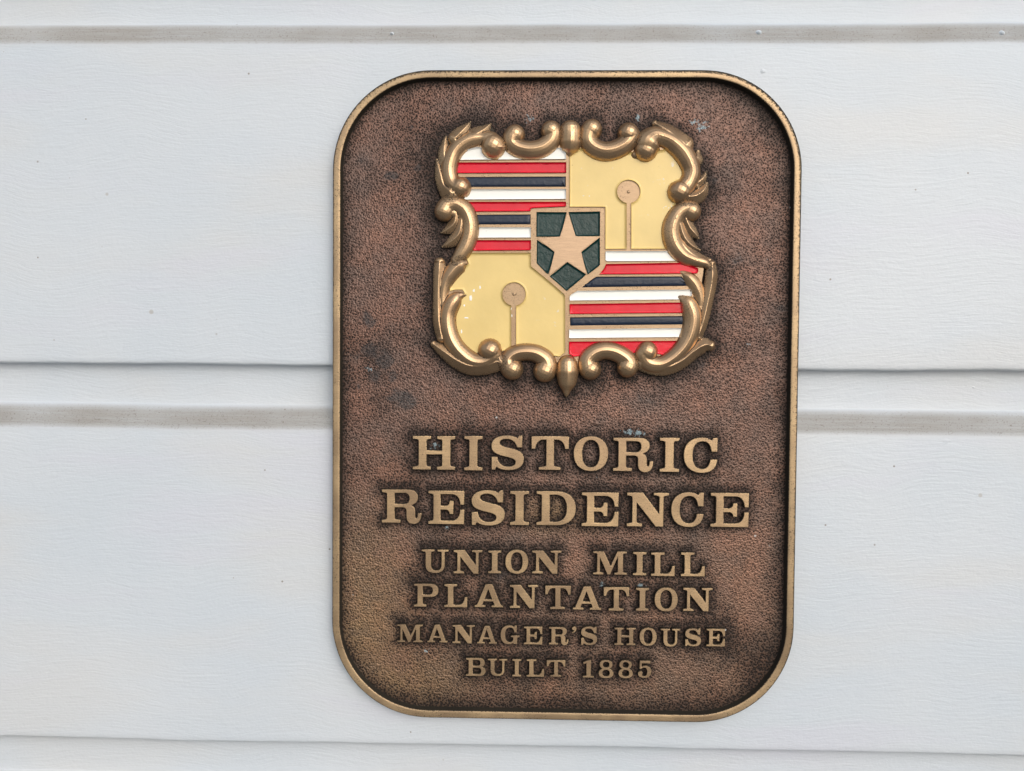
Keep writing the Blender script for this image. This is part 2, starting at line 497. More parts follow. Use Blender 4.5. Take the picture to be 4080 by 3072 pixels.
# ------------------------------------------------------------------ raised lettering
GLYPH = {
 'H': ['M0,0 L54,0 L54,9 L44,11 Q41,12 41,16 L41,45 L86,45 L86,16 Q86,12 83,11 L71,9 L71,0 L125,0 L125,9 L114,11 Q111,12 111,16 L111,84 Q111,88 114,89 L125,91 L125,100 L71,100 L71,91 L83,89 Q86,88 86,84 L86,57 L41,57 L41,84 Q41,88 44,89 L54,91 L54,100 L0,100 L0,91 L14,89 Q17,88 17,84 L17,16 Q17,12 14,11 L0,9'],
 'I': ['M0,0 L55,0 L55,9 L43,11 Q40,12 40,16 L40,84 Q40,88 43,89 L55,91 L55,100 L0,100 L0,91 L12,89 Q15,88 15,84 L15,16 Q15,12 12,11 L0,9'],
 'T': ['M22,0 L88,0 L88,9 L71,11 Q68,12 68,16 L68,89 L76,89 C90,89 98,78 100,62 L112,62 L112,100 L0,100 L0,62 L12,62 C14,78 22,89 36,89 L44,89 L44,16 Q44,12 41,11 L22,9'],
 'D': ['M0,0 L58,0 C92,0 115,18 115,50 C115,82 92,100 58,100 L0,100 L0,91 L12,89 Q15,88 15,84 L15,16 Q15,12 12,11 L0,9',
       'M39,11 L54,11 C76,11 88,24 88,50 C88,76 76,89 54,89 L39,89'],
 'R': ['M0,0 L56,0 L56,9 L43,11 Q39,12 39,16 L39,46 L62,46 C70,46 73,42 73,34 L73,22 C73,6 80,-3 95,-3 C110,-3 119,8 119,30 L107,30 C107,21 106,15 103,15 C100,15 100,20 100,26 L100,34 C100,44 96,50 88,53 C100,56 108,64 108,76 C108,92 96,100 76,100 L0,100 L0,91 L12,89 Q15,88 15,84 L15,16 Q15,12 12,11 L0,9',
       'M39,57 L66,57 C77,57 82,63 82,73 C82,84 77,89 66,89 L39,89'],
 'C': ['M100,101 L87,101 L83,93 C76,99 66,102 54,102 C20,102 0,82 0,50 C0,18 20,-2 54,-2 C82,-2 99,12 100,38 L79,38 C77,20 69,10 56,10 C36,10 27,24 27,50 C27,76 36,90 57,90 C72,90 80,78 82,60 L100,60'],
 'S': ['M92,102 L82,102 L78,94 C70,100 60,102 46,102 C18,102 1,90 1,70 C1,50 18,44 44,38 C62,34 72,31 72,23 C72,14 63,9 50,9 C34,9 22,18 19,38 L2,38 L2,-1 L13,-1 L17,7 C27,0 38,-2 52,-2 C80,-2 97,10 97,32 C97,53 80,59 54,65 C36,69 26,72 26,80 C26,87 34,91 46,91 C62,91 72,82 76,66 L92,66'],
 'E': ['M0,0 L107,0 L107,44 L95,44 C93,24 86,11 68,11 L37,11 L37,43 L52,43 C59,43 63,38 63,30 L75,30 L75,70 L63,70 C63,62 59,55 52,55 L37,55 L37,89 L68,89 C86,89 93,78 95,58 L107,58 L107,100 L0,100 L0,91 L12,89 Q15,88 15,84 L15,16 Q15,12 12,11 L0,9'],
 'N': ['M0,0 L46,0 L46,9 L33,11 Q30,12 30,16 L30,70 L86,0 L109,0 L109,86 Q109,89 112,90 L125,92 L125,100 L79,100 L79,92 L93,90 Q96,89 96,85 L96,38 L48,100 L0,100 L0,91 L12,89 Q16,88 16,84 L16,16 Q16,12 13,11 L0,9'],
 'U': ['M0,100 L0,92 L13,90 Q16,89 16,85 L16,34 C16,10 30,-2 56,-2 C82,-2 97,10 97,34 L97,85 Q97,89 100,90 L113,92 L113,100 L66,100 L66,92 L80,90 Q83,89 83,85 L83,36 C83,18 76,10 62,10 C47,10 40,18 40,36 L40,85 Q40,89 43,90 L54,92 L54,100'],
 'M': ['M0,0 L45,0 L45,8 L33,10 Q30,11 30,15 L30,72 L62,0 L74,0 L106,76 L106,15 Q106,11 103,10 L91,8 L91,0 L145,0 L145,8 L132,10 Q129,11 129,15 L129,85 Q129,89 132,90 L145,92 L145,100 L104,100 L76,36 L46,100 L0,100 L0,92 L14,90 Q17,89 17,85 L17,15 Q17,11 14,10 L0,8'],
 'L': ['M0,0 L101,0 L101,44 L89,44 C87,24 80,11 62,11 L40,11 L40,84 Q40,88 43,89 L57,91 L57,100 L0,100 L0,91 L12,89 Q15,88 15,84 L15,16 Q15,12 12,11 L0,9'],
 'P': ['M0,0 L54,0 L54,9 L42,11 Q39,12 39,16 L39,42 L68,42 C94,42 106,53 106,71 C106,89 94,100 68,100 L0,100 L0,91 L12,89 Q15,88 15,84 L15,16 Q15,12 12,11 L0,9',
       'M39,53 L62,53 C76,53 81,60 81,71 C81,82 76,89 62,89 L39,89'],
 'A': ['M0,0 L47,0 L47,8 L33,10 L39,25 L79,25 L84,10 L72,8 L72,0 L122,0 L122,8 L111,11 L76,100 L46,100 L11,11 L0,8',
       'M42,35 L75,35 L58,78'],
 'G': ['M92,101 L80,101 L76,94 C68,100 60,102 50,102 C18,102 0,82 0,50 C0,18 18,-2 48,-2 C58,-2 66,1 72,7 L76,0 L96,0 L96,32 Q96,36 99,37 L108,39 L108,47 L58,47 L58,39 L69,37 Q72,36 72,32 L72,24 C68,14 62,10 54,10 C36,10 27,24 27,50 C27,76 36,90 54,90 C68,90 76,80 79,64 L92,64'],
 'B': ['M0,0 L70,0 C96,0 110,10 110,28 C110,42 102,50 88,52 C100,55 105,62 105,74 C105,91 92,100 68,100 L0,100 L0,91 L12,89 Q15,88 15,84 L15,16 Q15,12 12,11 L0,9',
       'M39,11 L66,11 C79,11 85,17 85,28 C85,40 79,46 66,46 L39,46', 'M39,57 L62,57 C75,57 80,62 80,73 C80,84 75,89 62,89 L39,89'],
 '1': ['M0,0 L62,0 L62,8 L49,10 Q46,11 46,15 L46,100 L28,100 L1,87 L4,77 L20,82 L20,15 Q20,11 17,10 L0,8'],
 '8': ['M41,102 C64,102 78,92 78,76 C78,64 71,57 62,53 C75,48 84,40 84,26 C84,8 68,-2 42,-2 C16,-2 0,8 0,26 C0,40 9,48 22,53 C12,57 5,64 5,76 C5,92 18,102 41,102',
       'M42,91 C54,91 59,85 59,75 C59,65 53,59 42,59 C30,59 25,65 25,75 C25,85 30,91 42,91', 'M42,46 C56,46 62,38 62,27 C62,15 55,9 42,9 C29,9 22,15 22,27 C22,38 28,46 42,46'],
 '5': ['M10,100 L70,100 L70,84 L22,84 L21,63 C27,68 34,71 42,71 C64,71 76,56 76,34 C76,12 60,-2 36,-2 C14,-2 0,8 0,23 C0,32 6,38 14,38 C22,38 27,33 27,26 C27,21 25,18 22,15 C26,11 31,9 36,9 C46,9 51,18 51,34 C51,50 46,59 36,59 C29,59 23,56 20,50 L8,50'],
 "'": ['M20,100 C32,100 40,92 40,78 C40,52 24,32 4,24 L0,32 C12,40 18,48 18,58 C8,58 0,66 0,78 C0,92 8,100 20,100'],
 'O': ['M51,102 C82,102 102,82 102,50 C102,18 82,-2 51,-2 C20,-2 0,18 0,50 C0,82 20,102 51,102',
       'M51,90 C68,90 76,74 76,50 C76,26 68,10 51,10 C34,10 26,26 26,50 C26,74 34,90 51,90'],
}

def flatten(path, n=9):
    out = []
    cur = None
    for tok in path.split():
        c, v = tok[0], None
        if c in 'MLQC':
            nums = [float(q) for q in tok[1:].split(',')]
            cmd = c
            buf = nums
        else:
            buf = buf + [float(q) for q in tok.split(',')]
        need = {'M': 2, 'L': 2, 'Q': 4, 'C': 6}[cmd]
        if len(buf) < need: continue
        if cmd in 'ML':
            out.append((buf[0], buf[1])); cur = (buf[0], buf[1])
        else:
            p = [cur] + [(buf[i], buf[i + 1]) for i in range(0, need, 2)]
            m = 4 if cmd == 'Q' else n
            for i in range(1, m + 1):
                t = i / m
                if cmd == 'Q':
                    w_ = ((1 - t) ** 2, 2 * t * (1 - t), t * t)
                else:
                    w_ = ((1 - t) ** 3, 3 * t * (1 - t) ** 2, 3 * t * t * (1 - t), t ** 3)
                out.append((sum(a * b[0] for a, b in zip(w_, p)), sum(a * b[1] for a, b in zip(w_, p))))
            cur = p[-1]
        buf = []
    if math.dist(out[0], out[-1]) < 1e-6: out.pop()
    return out

def fill_mesh(name, contours, depth, bevel, res=1):
    """solid with its front at local z = 0 and its back at -depth; contours are outer outline then holes (metres)"""
    cu = bpy.data.curves.new('tmp', 'CURVE')
    cu.dimensions = '2D'; cu.fill_mode = 'BOTH'
    cu.extrude = max(depth / 2 - bevel, 0); cu.bevel_depth = bevel; cu.bevel_resolution = res; cu.offset = -bevel
    for c in contours:
        sp = cu.splines.new('POLY')
        sp.points.add(len(c) - 1)
        for q, (x, y) in zip(sp.points, c):
            q.co = (x, y, 0, 1)
        sp.use_cyclic_u = True
    ob = bpy.data.objects.new('tmp', cu)
    COL.objects.link(ob)
    dg = bpy.context.evaluated_depsgraph_get()
    me = bpy.data.meshes.new_from_object(ob.evaluated_get(dg))
    me.name = name
    bpy.data.objects.remove(ob); bpy.data.curves.remove(cu)
    me.materials.clear()
    me.transform(Matrix.Translation((0, 0, -depth / 2)))
    return me

LINES = [
 ('HISTORIC', [(1644, 1814, 1737, 1872), (1849, 1923, 1737, 1875), (1957, 2088, 1735, 1874), (2117, 2267, 1738, 1873), (2285, 2424, 1738, 1878), (2443, 2604, 1744, 1882), (2628, 2707, 1744, 1881), (2724, 2859, 1743, 1885)]),
 ('RESIDENCE', [(1521, 1680, 1950, 2088), (1706, 1850, 1955, 2089), (1878, 2012, 1953, 2095), (2032, 2108, 1956, 2093), (2137, 2295, 1957, 2094), (2317, 2465, 1962, 2098), (2497, 2666, 1963, 2099), (2674, 2804, 1961, 2101), (2831, 2984, 1964, 2101)]),
 ('UNION', [(1680, 1787, 2190, 2284), (1807, 1922, 2192, 2286), (1945, 1997, 2194, 2285), (2013, 2105, 2190, 2287), (2120, 2237, 2194, 2286)]),
 ('MILL', [(2363, 2498, 2197, 2290), (2522, 2576, 2200, 2293), (2594, 2689, 2202, 2296), (2713, 2809, 2202, 2297)]),
 ('PLANTATION', [(1649, 1747, 2326, 2418), (1770, 1862, 2328, 2420), (1891, 2005, 2328, 2420), (2031, 2145, 2331, 2424), (2172, 2274, 2334, 2428), (2282, 2397, 2337, 2430), (2405, 2507, 2340, 2434), (2534, 2586, 2343, 2434), (2608, 2701, 2341, 2437), (2722, 2839, 2343, 2436)]),
 ("MANAGER'S", [(1583, 1684, 2489, 2559), (1702, 1783, 2489, 2560), (1802, 1892, 2491, 2564), (1901, 1980, 2494, 2565), (1994, 2070, 2492, 2568), (2087, 2161, 2497, 2568), (2187, 2266, 2499, 2571), (2279, 2297, 2497, 2523), (2315, 2380, 2497, 2571)]),
 ('HOUSE', [(2448, 2533, 2502, 2571), (2548, 2617, 2501, 2574), (2632, 2710, 2506, 2577), (2730, 2794, 2504, 2576), (2815, 2889, 2506, 2576)]),
 ('BUILT', [(1856, 1935, 2622, 2694), (1943, 2021, 2626, 2694), (2041, 2077, 2627, 2696), (2098, 2168, 2628, 2697), (2178, 2253, 2631, 2697)]),
 ('1885', [(2322, 2366, 2631, 2700), (2385, 2445, 2630, 2703), (2464, 2522, 2631, 2703), (2542, 2596, 2633, 2702)]),
]
glyph_mesh, glyph_flat = {}, {}
LDEP = .0040
def glyph(ch):
    if ch in glyph_mesh: return glyph_mesh[ch], glyph_flat[ch]
    cs = [flatten(p) for p in GLYPH[ch]]
    xs = [p[0] for c in cs for p in c]; ys = [p[1] for c in cs for p in c]
    x0, x1, y0, y1 = min(xs), max(xs), min(ys), max(ys)
    k = .018 / 100.0                                        # drawn 18 mm tall
    cs = [[((x - (x0 + x1) / 2) * k, (y - (y0 + y1) / 2) * k) for x, y in c] for c in cs]
    me = fill_mesh('letter', cs, LDEP, .00030)
    pv = []
    for v in me.vertices:                                   # sides keep the dark finish, the face is buffed bright
        pv.append(.34 if v.co.z > -.00005 else (.62 if v.co.z > -.0006 else 1.0))
    me.attributes.new('patina', 'FLOAT', 'POINT').data.foreach_set('value', pv)
    me.materials.append(LETTER)
    glyph_mesh[ch] = me; glyph_flat[ch] = (cs, (x1 - x0) * k, (y1 - y0) * k)
    return me, glyph_flat[ch]

raised_pts = []        # outlines of everything raised, for the finish the buffing wheel could not reach
for word, boxes in LINES:
    for ch, (x0, x1, y0, y1) in zip(word, boxes):
        me, (cs, gw, gh) = glyph(ch)
        c = P((x0 + x1) / 2, (y0 + y1) / 2, Y_LET)
        w = (P(x1, (y0 + y1) / 2, Y_LET) - P(x0, (y0 + y1) / 2, Y_LET)).length
        h = (P((x0 + x1) / 2, y1, Y_LET) - P((x0 + x1) / 2, y0, Y_LET)).length
        ob = bpy.data.objects.new('letter', me)
        ob.rotation_euler = (math.pi / 2, 0, 0)
        ob.scale = (w / gw, h / gh, 1.0)
        ob.location = loc(c)
        link(ob, plaque)
        for q in cs:
            for (a, b) in zip(q, q[1:] + q[:1]):
                L = math.dist(a, b); m = max(1, int(L / .0006))
                for i in range(m):
                    t = i / m
                    raised_pts.append((c.x + (a[0] + (b[0] - a[0]) * t) * w / gw, c.z + (a[1] + (b[1] - a[1]) * t) * h / gh))

# ------------------------------------------------------------------ emblem: panel, enamel, star
KS = 600.0 / 1666.0
UNIT0 = KS * 0.1594 * MM
def Q1(x, y): return (1700 + x * KS, 440 + y * KS)
def Q2(x, y): return (2250 + x * KS, 440 + y * KS)
def Q3(x, y): return (1700 + x * KS, 1000 + y * KS)
def Q4(x, y): return (2250 + x * KS, 1000 + y * KS)
def plane(pts, y=Y_PAN):
    r = [P(a, b, y) for a, b in pts]
    return [(v.x - CX, v.z - CZ) for v in r]
def keyhole(cx, cy, r, xl, xr, y_end, fn):
    """outline points round a ball on a staff, entering up its left side and leaving down its right side"""
    a0 = math.acos(max(-1, min(1, (xl - cx) / r)))
    pts = [(xl, y_end)]
    s0 = math.atan2(math.sqrt(r * r - (xl - cx) ** 2), xl - cx)
    s1 = math.atan2(math.sqrt(r * r - (xr - cx) ** 2), xr - cx)
    n = 36
    for i in range(n + 1):
        a = s0 + (2 * math.pi - (s0 - s1)) * i / n
        pts.append((cx + r * math.cos(a), cy + r * math.sin(a)))
    pts.append((xr, y_end))
    return [fn(*p) for p in pts]

def sm(fn, pts): return [fn(*p) for p in pts]
fields = []   # (name, material, outline px, depth of the sunk enamel mm, rounding)
S_ = 'enamel_stripe'
fields.append((S_, WHITE, sm(Q1, [(330, 548), (420, 450), (560, 410), (760, 440), (1000, 440), (1300, 430), (1480, 420), (1537, 478), (1538, 538)])))
fields.append((S_, RED, sm(Q1, [(300, 583), (1540, 580), (1540, 688), (300, 692)])))
fields.append((S_, NAVY, sm(Q1, [(400, 736), (1537, 733), (1537, 830), (1537, 843), (440, 846)])))
fields.append((S_, WHITE, sm(Q1, [(470, 879), (1537, 876), (1537, 979), (420, 985)])))
fields.append((S_, RED, sm(Q1, [(430, 1018), (1538, 1017), (1538, 1060), (1190, 1076), (1150, 1084), (1143, 1113), (480, 1117)])))
fields.append((S_, NAVY, sm(Q1, [(510, 1155), (1148, 1153), (1148, 1258), (530, 1262)])))
fields.append((S_, WHITE, sm(Q1, [(520, 1298), (1149, 1300), (1148, 1405), (520, 1407)])))
fields.append((S_, RED, sm(Q1, [(525, 1450), (545, 1440), (1150, 1442), (1150, 1530), (1140, 1544), (520, 1548)])))
F_ = 'enamel_field'
y_bl = sm(Q3, [(490, 25), (1147, 25), (1149, 165), (1160, 180), (1350, 335), (1515, 478), (1528, 510), (1528, 1120), (1470, 1165), (1380, 1150), (1200, 1100), (993, 1085)])
y_bl += keyhole(967, 478, 133, 932, 993, 1085, Q3)[::-1][1:-1]
y_bl += sm(Q3, [(932, 1085), (840, 1100), (700, 1080), (600, 1140), (500, 1150), (400, 1100), (340, 1000), (290, 900), (285, 720), (320, 600), (370, 520), (430, 470), (400, 425), (320, 425), (262, 440), (262, 320), (340, 230), (470, 145), (445, 75)])
fields.append((F_, YELLOW, y_bl))
y_tr = sm(Q2, [(58, 1065), (58, 500), (170, 425), (300, 480), (430, 500), (600, 480), (740, 470), (900, 500), (1040, 450), (1130, 430), (1240, 480), (1325, 590), (1340, 700), (1310, 760), (1230, 780), (1170, 880), (1190, 980), (1225, 1040), (1150, 1150), (1115, 1280), (1120, 1400), (1165, 1530), (737, 1530)])
y_tr += keyhole(706, 900, 132, 680, 737, 1530, Q2)[::-1][1:-1]
y_tr += sm(Q2, [(680, 1530), (452, 1532), (452, 1066)])
fields.append((F_, YELLOW, y_tr))
fields.append((S_, WHITE, sm(Q4, [(453, 12), (470, 8), (1170, 6), (1260, 108), (470, 112), (453, 100)])))
fields.append((S_, RED, sm(Q4, [(458, 150), (1300, 135), (1470, 195), (1472, 225), (1460, 246), (1250, 247), (390, 256), (440, 195)])))
fields.append((S_, NAVY, sm(Q4, [(188, 403), (300, 318), (350, 286), (1290, 284), (1340, 330), (1370, 385)])))
fields.append((S_, WHITE, sm(Q4, [(58, 546), (58, 505), (75, 485), (140, 446), (1400, 430), (1400, 490), (1330, 533)])))
fields.append((S_, RED, sm(Q4, [(58, 592), (1320, 573), (1345, 680), (60, 693)])))
fields.append((S_, NAVY, sm(Q4, [(60, 735), (1370, 720), (1370, 811), (60, 826)])))
fields.append((S_, WHITE, sm(Q4, [(52, 871), (1360, 855), (1350, 948), (52, 961)])))
fields.append((S_, RED, sm(Q4, [(52, 1006), (1300, 997), (1230, 1060), (1120, 1150), (1000, 1130), (900, 1060), (750, 1130), (600, 1090), (430, 1060), (280, 1120), (160, 1160), (100, 1165), (52, 1135)])))
fields.append((F_, GREEN, sm(Q1, [(1220, 1128), (1545, 1130), (1480, 1385), (1465, 1393), (1218, 1393)])))
fields.append((F_, GREEN, sm(Q2, [(48, 1128), (388, 1122), (386, 1385), (140, 1389), (122, 1380)])))
fields.append((F_, GREEN, sm(Q1, [(1225, 1440), (1415, 1562)]) + sm(Q3, [(1410, 30), (1347, 250), (1330, 245), (1222, 133)])))
fields.append((F_, GREEN, sm(Q2, [(385, 1412)]) + sm(Q4, [(387, 150), (370, 170), (258, 256), (185, 35)]) + sm(Q2, [(182, 1573)])))
fields.append((F_, GREEN, sm(Q3, [(1367, 280), (1556, 128)]) + sm(Q4, [(50, 143), (230, 262)]) + sm(Q4, [(190, 300), (22, 437)])))

outer = sm(Q1, [(290, 420), (400, 340), (560, 320), (720, 330), (900, 340), (1100, 400), (1300, 370), (1450, 300), (1590, 300)])
outer += sm(Q2, [(180, 320), (330, 400), (430, 420), (600, 400), (760, 330), (1000, 330), (1200, 380), (1340, 500), (1400, 640), (1370, 780), (1290, 900), (1300, 1000), (1240, 1120), (1170, 1280), (1170, 1400), (1220, 1520), (1300, 1590)])
outer += sm(Q4, [(1480, 110), (1540, 200), (1520, 330), (1500, 560), (1470, 760), (1430, 900), (1330, 1080), (1200, 1190), (1050, 1240), (900, 1180), (760, 1200), (600, 1110), (440, 1090), (320, 1130), (220, 1210), (100, 1300), (10, 1330)])
outer += sm(Q3, [(1500, 1250), (1400, 1220), (1250, 1130), (1090, 1110), (950, 1140), (850, 1180), (700, 1190), (520, 1220), (360, 1120), (250, 950), (200, 800), (200, 600), (150, 450), (180, 250), (260, 120), (350, 40)])
outer += sm(Q1, [(430, 1500), (480, 1350), (460, 1200), (390, 1080), (300, 960), (330, 870), (250, 740), (240, 600)])

for nm, mt, pts in fields:
    pass
panel_me = fill_mesh('emblem_panel', [plane(outer)] + [plane(f[2]) for f in fields], .0042, .00022)
def stand(me, y):                            # drawn flat, stood up against the wall
    me.transform(Matrix.Translation((0, y, 0)) @ Matrix.Rotation(math.pi / 2, 4, 'X'))
stand(panel_me, Y_PAN)
panel = finish('emblem_panel', panel_me, plaque, PANEL)

def enamel(name, mat, outline, seed):
    """sheet of fired enamel: creeps up the edge of its cell and is a little wavy inside"""
    c = plane(outline)
    ar = sum(a[0] * b[1] - b[0] * a[1] for a, b in zip(c, c[1:] + c[:1]))
    if ar < 0: c = c[::-1]
    # densify
    d = []
    for a, b in zip(c, c[1:] + c[:1]):
        m = max(1, int(math.dist(a, b) / .0020))
        for i in range(m):
            d.append((a[0] + (b[0] - a[0]) * i / m, a[1] + (b[1] - a[1]) * i / m))
    n = len(d)
    nr = []
    for i in range(n):
        p0, p1, p2 = d[i - 1], d[i], d[(i + 1) % n]
        t1 = (p1[0] - p0[0], p1[1] - p0[1]); t2 = (p2[0] - p1[0], p2[1] - p1[1])
        l1, l2 = math.hypot(*t1) or 1, math.hypot(*t2) or 1
        nx = -(t1[1] / l1 + t2[1] / l2); nz = t1[0] / l1 + t2[0] / l2
        q = math.hypot(nx, nz) or 1
        # mitre length limited
        dot = max(.45, (nx / q) * (-t1[1] / l1) + (nz / q) * (t1[0] / l1))
        nr.append((nx / q / dot, nz / q / dot))
    thin = name == 'enamel_stripe' or mat is GREEN
    rings = [(-.0002, -.0010), (.0, .00002), (.0003, .00022), (.0008, .00050), (.0013, .00062)] if not thin else \
            [(-.0002, -.0010), (.0, .00002), (.00035, .00022), (.0009, .00040)]
    if mat is NAVY:                          # the navy stripes stand up like pillows
        rings = [(-.0002, .0012), (.0, .0006), (.0003, .00032), (.0008, .00012), (.0014, .00002), (.0020, -.00002)]
    elif mat is GREEN:
        rings = [(-.0002, -.0004), (.0, .00002), (.0005, .00040), (.0011, .00062)]
    bm = bmesh.new()
    loops = []
    for (o, dy) in rings:
        loops.append([bm.verts.new((p[0] + q[0] * o, Y_PAN + dy, p[1] + q[1] * o)) for p, q in zip(d, nr)])
    for la, lb in zip(loops, loops[1:]):
        for i in range(n):
            bm.faces.new((la[i], la[(i + 1) % n], lb[(i + 1) % n], lb[i]))
    es = []
    for i in range(n):
        e = bm.edges.get((loops[-1][i], loops[-1][(i + 1) % n]))
        es.append(e)
    nring = len(bm.faces)
    bmesh.ops.triangle_fill(bm, use_beauty=True, use_dissolve=False, edges=es)
    bmesh.ops.recalc_face_normals(bm, faces=bm.faces)
    if sum(f.normal.y * f.calc_area() for f in bm.faces) > 0:
        bmesh.ops.reverse_faces(bm, faces=bm.faces)
    me = bpy.data.meshes.new(name)
    bm.to_mesh(me); bm.free()
    o = finish(name, me, panel, mat, True)
    for p in me.polygons:
        if p.index >= nring: p.use_smooth = False
    return o
LBL = {id(RED): 'red', id(NAVY): 'navy blue', id(WHITE): 'white', id(YELLOW): 'yellow', id(GREEN): 'dark green'}
for i, (nm, mt, pts) in enumerate(fields):
    o = enamel(nm, mt, pts, i)
    o['label'] = '%s glossy enamel %s of the crest' % (LBL[id(mt)], 'stripe' if nm == S_ else 'field')

star_px = [(2262, 843), (2294, 941), (2387, 944), (2316, 1002), (2338, 1095), (2261, 1044), (2187, 1097), (2209, 1004), (2140, 950), (2231, 942)]
me = fill_mesh('star', [plane(star_px)], .0012, .00015)
stand(me, Y_PAN - .00035)
finish('star', me, panel, STAR)
for (cx, cy, fn) in ((967, 478, Q3), (706, 900, Q2)):       # small centre boss in each ball
    c = plane([fn(cx, cy)])[0]
    r = .0011
    bm = bmesh.new()
    bmesh.ops.create_uvsphere(bm, u_segments=16, v_segments=8, radius=r)
    for v in bm.verts: v.co = Vector((v.co.x + c[0], v.co.y * .45 + Y_PAN, v.co.z + c[1]))
    me = bpy.data.meshes.new('boss'); bm.to_mesh(me); bm.free()
    finish('boss', me, panel, PANEL, True)

# flecks of white paint stuck to the lower yellow field and along its staff
for i, (x, y, a, b) in enumerate(((487, 520, 17, 34), (522, 436, 12, 16), (590, 400, 8, 22), (440, 738, 26, 8), (416, 602, 9, 12), (385, 890, 8, 20),
                                  (935, 640, 5, 15), (942, 714, 6, 18))):
    c = plane([Q3(x, y)])[0]
    n = 11
    ring_ = []
    for k_ in range(n):
        t = 2 * math.pi * k_ / n
        q = (.75 + .5 * random.random()) * UNIT0
        ring_.append((c[0] + math.cos(t) * a * q, c[1] + math.sin(t) * b * q))
    yf = Y_PAN + (.00048 if x < 900 else -.00004)
    vv = [(p[0], yf, p[1]) for p in ring_] + [(p[0], yf + .0003, p[1]) for p in ring_]
    ff = [tuple(range(n - 1, -1, -1))] + [(k_, (k_ + 1) % n, (k_ + 1) % n + n, k_ + n) for k_ in range(n)]
    me = bpy.data.meshes.new('paint_fleck'); me.from_pydata(vv, [], ff)
    finish('paint_fleck', me, panel, WHITE)

# ------------------------------------------------------------------ emblem: cast scroll frame
strokes_all = []
frame_parts = []
def catmull(pts, sub=7):
    out = []
    n = len(pts)
    for i in range(n - 1):
        p0, p1, p2, p3 = pts[max(i - 1, 0)], pts[i], pts[i + 1], pts[min(i + 2, n - 1)]
        for k in range(sub):
            t = k / sub
            out.append(tuple(.5 * ((2 * b) + (-a + c) * t + (2 * a - 5 * b + 4 * c - d) * t * t + (-a + 3 * b - 3 * c + d) * t ** 3)
                             for a, b, c, d in zip(p0, p1, p2, p3)))
    out.append(pts[-1])
    return out

UNIT = KS * 0.1594 * MM            # one tracing unit on the emblem, metres
def add_stroke(bm, fn, pts, base, flat, ridge):
    c = catmull([(p[0], p[1], p[2]) for p in pts])
    w = []
    for (x, y, r) in c:
        v = P(*fn(x, y), Y_PAN - .001)
        if ridge > .5: re_ = r * 1.26 + 3                       # leaf blades
        elif ridge > 0: re_ = (r + max(0.0, 108 - r) * .34 * min(1.0, max(0.0, (r - 45) / 25.0))) * 1.09 + 3
        else: re_ = r * 1.09 + 5
        w.append((v.x - CX, v.z - CZ, re_ * UNIT))
    for q in w: strokes_all.append(q)
    SEG = 20
    rings = []
    n = len(w)
    def ring(x, z, tx, tz, r, ridge=0.0, hmul=1.0):
        rr_ = []
        nx, nz = -tz, tx
        for s in range(SEG):
            a = 2 * math.pi * s / SEG
            ca, sa = math.cos(a), math.sin(a)
            if ridge and sa > 0:
                sa = sa * (1 - ridge) + ridge * (1 - abs(ca))
            rr_.append(bm.verts.new((x + nx * ca * r, base - sa * r * flat * hmul, z + nz * ca * r)))
        return rr_
    def tang(i):
        a, b = w[max(i - 1, 0)], w[min(i + 1, n - 1)]
        tx, tz = b[0] - a[0], b[1] - a[1]
        l = math.hypot(tx, tz) or 1
        return tx / l, tz / l
    # rounded start
    tx, tz = tang(0)
    x, z, r = w[0]
    for k in (.97, .85, .62, .32):
        rings.append(ring(x - tx * r * k, z - tz * r * k, tx, tz, r * math.sqrt(1 - k * k)))
    for i in range(n):
        tx, tz = tang(i)
        u = min(i, n - 1 - i) / max(1.0, .22 * n)
        rg_ = ridge if ridge > .5 else ridge * min(1.0, max(0.0, u - .25))
        rings.append(ring(w[i][0], w[i][1], tx, tz, w[i][2], rg_))
    x, z, r = w[-1]
    tx, tz = tang(n - 1)
    for k in (.32, .62, .85, .97):
        rings.append(ring(x + tx * r * k, z + tz * r * k, tx, tz, r * math.sqrt(1 - k * k)))
    for a, b in zip(rings, rings[1:]):
        for s in range(SEG):
            bm.faces.new((a[s], a[(s + 1) % SEG], b[(s + 1) % SEG], b[s]))
    bm.faces.new(rings[0][::-1]); bm.faces.new(rings[-1])

def piece(name, fn, strokes, voxel=.00028, iters=3):
    i0 = len(strokes_all)
    bm = bmesh.new()
    for s in strokes:
        pts, base, flat, ridge = s[0], s[1] if len(s) > 1 else 0.0, s[2] if len(s) > 2 else .95, s[3] if len(s) > 3 else 0.0
        add_stroke(bm, fn, pts, Y_PAN + .0012 + base * MM - (.0004 if ridge > .5 else 0), flat, ridge)
        if 0 < ridge < .5 and name != 'drop_bead':                       # the eye of each volute stands proud of its scroll
            for (x, y, r) in (pts[0], pts[-1]):
                if r >= 92: add_stroke(bm, fn, [(x, y, r * .90), (x + 2, y + 1, r * .90)], Y_PAN + .0012 - .0008, flat, 0)
    bmesh.ops.recalc_face_normals(bm, faces=bm.faces)
    me = bpy.data.meshes.new(name)
    bm.to_mesh(me); bm.free()
    ob = bpy.data.objects.new('tmp', me)
    COL.objects.link(ob)
    m = ob.modifiers.new('r', 'REMESH'); m.mode = 'VOXEL'; m.voxel_size = voxel; m.use_smooth_shade = True
    m = ob.modifiers.new('s', 'SMOOTH'); m.factor = .5; m.iterations = iters
    dg = bpy.context.evaluated_depsgraph_get()
    me2 = bpy.data.meshes.new_from_object(ob.evaluated_get(dg))
    bpy.data.objects.remove(ob)
    me2.name = name
    me2.materials.clear()
    ob = finish(name, me2, panel, FRAME, True)
    frame_parts.append((ob, i0, len(strokes_all)))
    return ob

